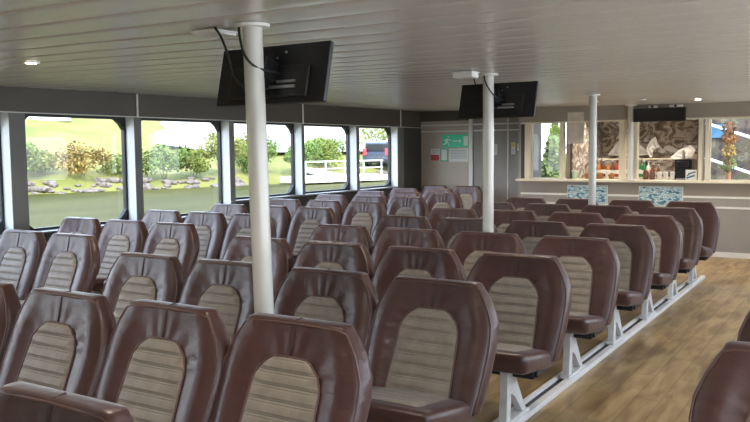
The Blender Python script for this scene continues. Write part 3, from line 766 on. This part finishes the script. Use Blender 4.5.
# quay beyond the bar
struct('quay_ground', MB().hexa([(-9, 14.6, -.6), (6, 14.6, -.6), (40, 140, -.6), (-62, 140, -.6), (-9, 14.6, .25), (6, 14.6, .25), (40, 140, .25), (-62, 140, .25)]), mat('pale_paving', (.34, .33, .30), .9, noise=(1.5, .06)))
shrub(-6.5, 18.6, .25, 1.05, 2.0, (.10, .14, .02), 'pointed yellow-green conifer outside the bright window beside the bar', n=1400, cat='tree', name='conifer', cone=True, leaf=.09, group='plants on the quay')
shrub(-6.75, 17.4, .25, .6, .75, (.20, .16, .03), 'low yellow shrub outside the bright window beside the bar', n=400, leaf=.08, group='plants on the quay')
qw = MB(); qw.box(-3.6, 1.5, 17.0, 17.4, .2, 3.2); struct('quay_wall', qw, ramp_mat('old_stone', [(.3, (.012, .009, .008)), (.42, (.05, .035, .03)), (.5, (.10, .07, .055)), (.56, (.05, .06, .02)), (.62, (.15, .12, .09)), (.75, (.04, .04, .025))], scale=5, detail=7, rough=.9))
bs = empty('blue_board', (-2.58, 16.98, 1.86), 'blue board on the stone wall beyond the bar end window', 'board')
MB().box(-.22, .22, -.02, 0, -.13, .13).build('board_panel', mat('blue_paint', (.05, .14, .24), .5, noise=(4, .1)), bs)
MB().box(-.24, .24, -.015, .0, -.15, .15).build('board_frame', M['black'], bs)
for z, lab in ((1.80, 'upper white sloping handrail on the stone wall outside'), (1.12, 'lower white sloping handrail on the stone wall outside')):
    t = empty('handrail', (-2.2, 16.8, z), lab, 'handrail', 'white handrails outside the bar end window')
    MB().tube([(-.6, 0, .22), (.0, 0, 0), (1.4, 0, -.5)], .028, 10).build('rail', M['trim'], t, smooth=True)
    b = MB()
    for sx in (-.4, .5, 1.2): b.tube([(sx, 0, -.36*sx), (sx, .2, -.36*sx)], .015, 8)
    b.build('bracket', M['trim'], t)
ft = empty('flower_tower', (-2.20, 15.6, .25), 'tall post hung with orange and yellow flower baskets outside the bar', 'flower stand')
MB().tube([(0, 0, 0), (0, 0, 1.75)], .045, 12).build('post', mat('brown_post', (.22, .10, .04), .7, noise=(6, .2)), ft)
for z, c in ((1.45, (.20, .08, .015)), (1.22, (.24, .16, .03)), (.98, (.10, .12, .025)), (1.62, (.09, .045, .018))):
    m = MB(); rnd = random.Random(int(z*100))
    for k in range(160):
        d = Vector((rnd.gauss(0, 1), rnd.gauss(0, 1), rnd.gauss(0, 1))).normalized()*.13*rnd.uniform(.6, 1); u = Vector((rnd.gauss(0, 1), rnd.gauss(0, 1), rnd.gauss(0, 1))).normalized(); v = u.orthogonal().normalized()
        cc = d+Vector((0, 0, z)); m.bm.faces.new([m.bm.verts.new(p) for p in (cc+u*.03, cc+v*.02, cc-u*.03, cc-v*.02)])
    m.build('flower_basket', mat('blooms', c, .8, noise=(9, .4)), ft)
for k, (x, c, l) in enumerate(((-2.28, (.2, .05, .05), 'pink flower clump outside beyond the bar window post'), (-2.12, (.24, .19, .03), 'yellow flower clump outside at the foot of the flower post'))):
    shrub(x, 15.4, .62, .32, .32, c, l, n=220, leaf=.03, name='potted_flower', cat='plant', group='flowers outside the bar end window')
    pt = empty('flower_trough', (x, 15.4, .25), ('dark trough holding the pink flower clump', 'dark trough holding the yellow flower clump')[k], 'planter', 'planters outside')
    MB().box(-.075, .075, -.09, .09, 0, .38, .008).build('trough_body', M['postdark'], pt); MB().box(-.07, .07, -.085, .085, .36, .385).build('soil', mat('soil', (.06, .04, .03), .9, noise=(20, .3)), pt)

# ------------------------------------------------------------------ light
w = bpy.data.worlds.new('sky'); scn.world = w; w.use_nodes = True
nt = w.node_tree; bg = nt.nodes['Background']
tc = nt.nodes.new('ShaderNodeTexCoord'); sp = nt.nodes.new('ShaderNodeSeparateXYZ'); rp = nt.nodes.new('ShaderNodeValToRGB')
nt.links.new(tc.outputs['Generated'], sp.inputs[0]); nt.links.new(sp.outputs['Z'], rp.inputs['Fac']); nt.links.new(rp.outputs[0], bg.inputs['Color'])
rp.color_ramp.elements[0].color = (.86, .92, 1, 1); rp.color_ramp.elements[1].color = (.50, .66, 1.0, 1); rp.color_ramp.elements[1].position = .7
bg.inputs['Strength'].default_value = 5.0
sd = bpy.data.lights.new('sun', 'SUN'); sd.energy = 6.0; sd.angle = .02; sd.color = (1, .95, .84)
so = bpy.data.objects.new('sun', sd); COL.objects.link(so)
so.rotation_euler = Vector((-.55, .35, -.85)).to_track_quat('-Z', 'Y').to_euler()
# rows of added warm fill spots under the ceiling, no fittings modelled
for x in (-5.9, -4.0, -2.0, .2):
    for y in (-.5, 1.6, 4.6, 7.2, 9.6): lamp(x, y, ceil_z(x, y)-.04, 8)
for x in (-6.2, -5.2, -3.4, -1.6): lamp(x, 11.2, 2.1, 9)  # added spots that brighten the far wall, no fittings
lamp(-3.6, 12.7, 2.1, 16); lamp(-2.7, 12.7, 2.1, 16)  # added fill spots that brighten the bar room
scn.view_settings.view_transform = 'Standard'; scn.view_settings.look = 'None'; scn.view_settings.exposure = .55
scn.cycles.use_denoising = True
scn.cycles.max_bounces = 8; scn.cycles.transparent_max_bounces = 12
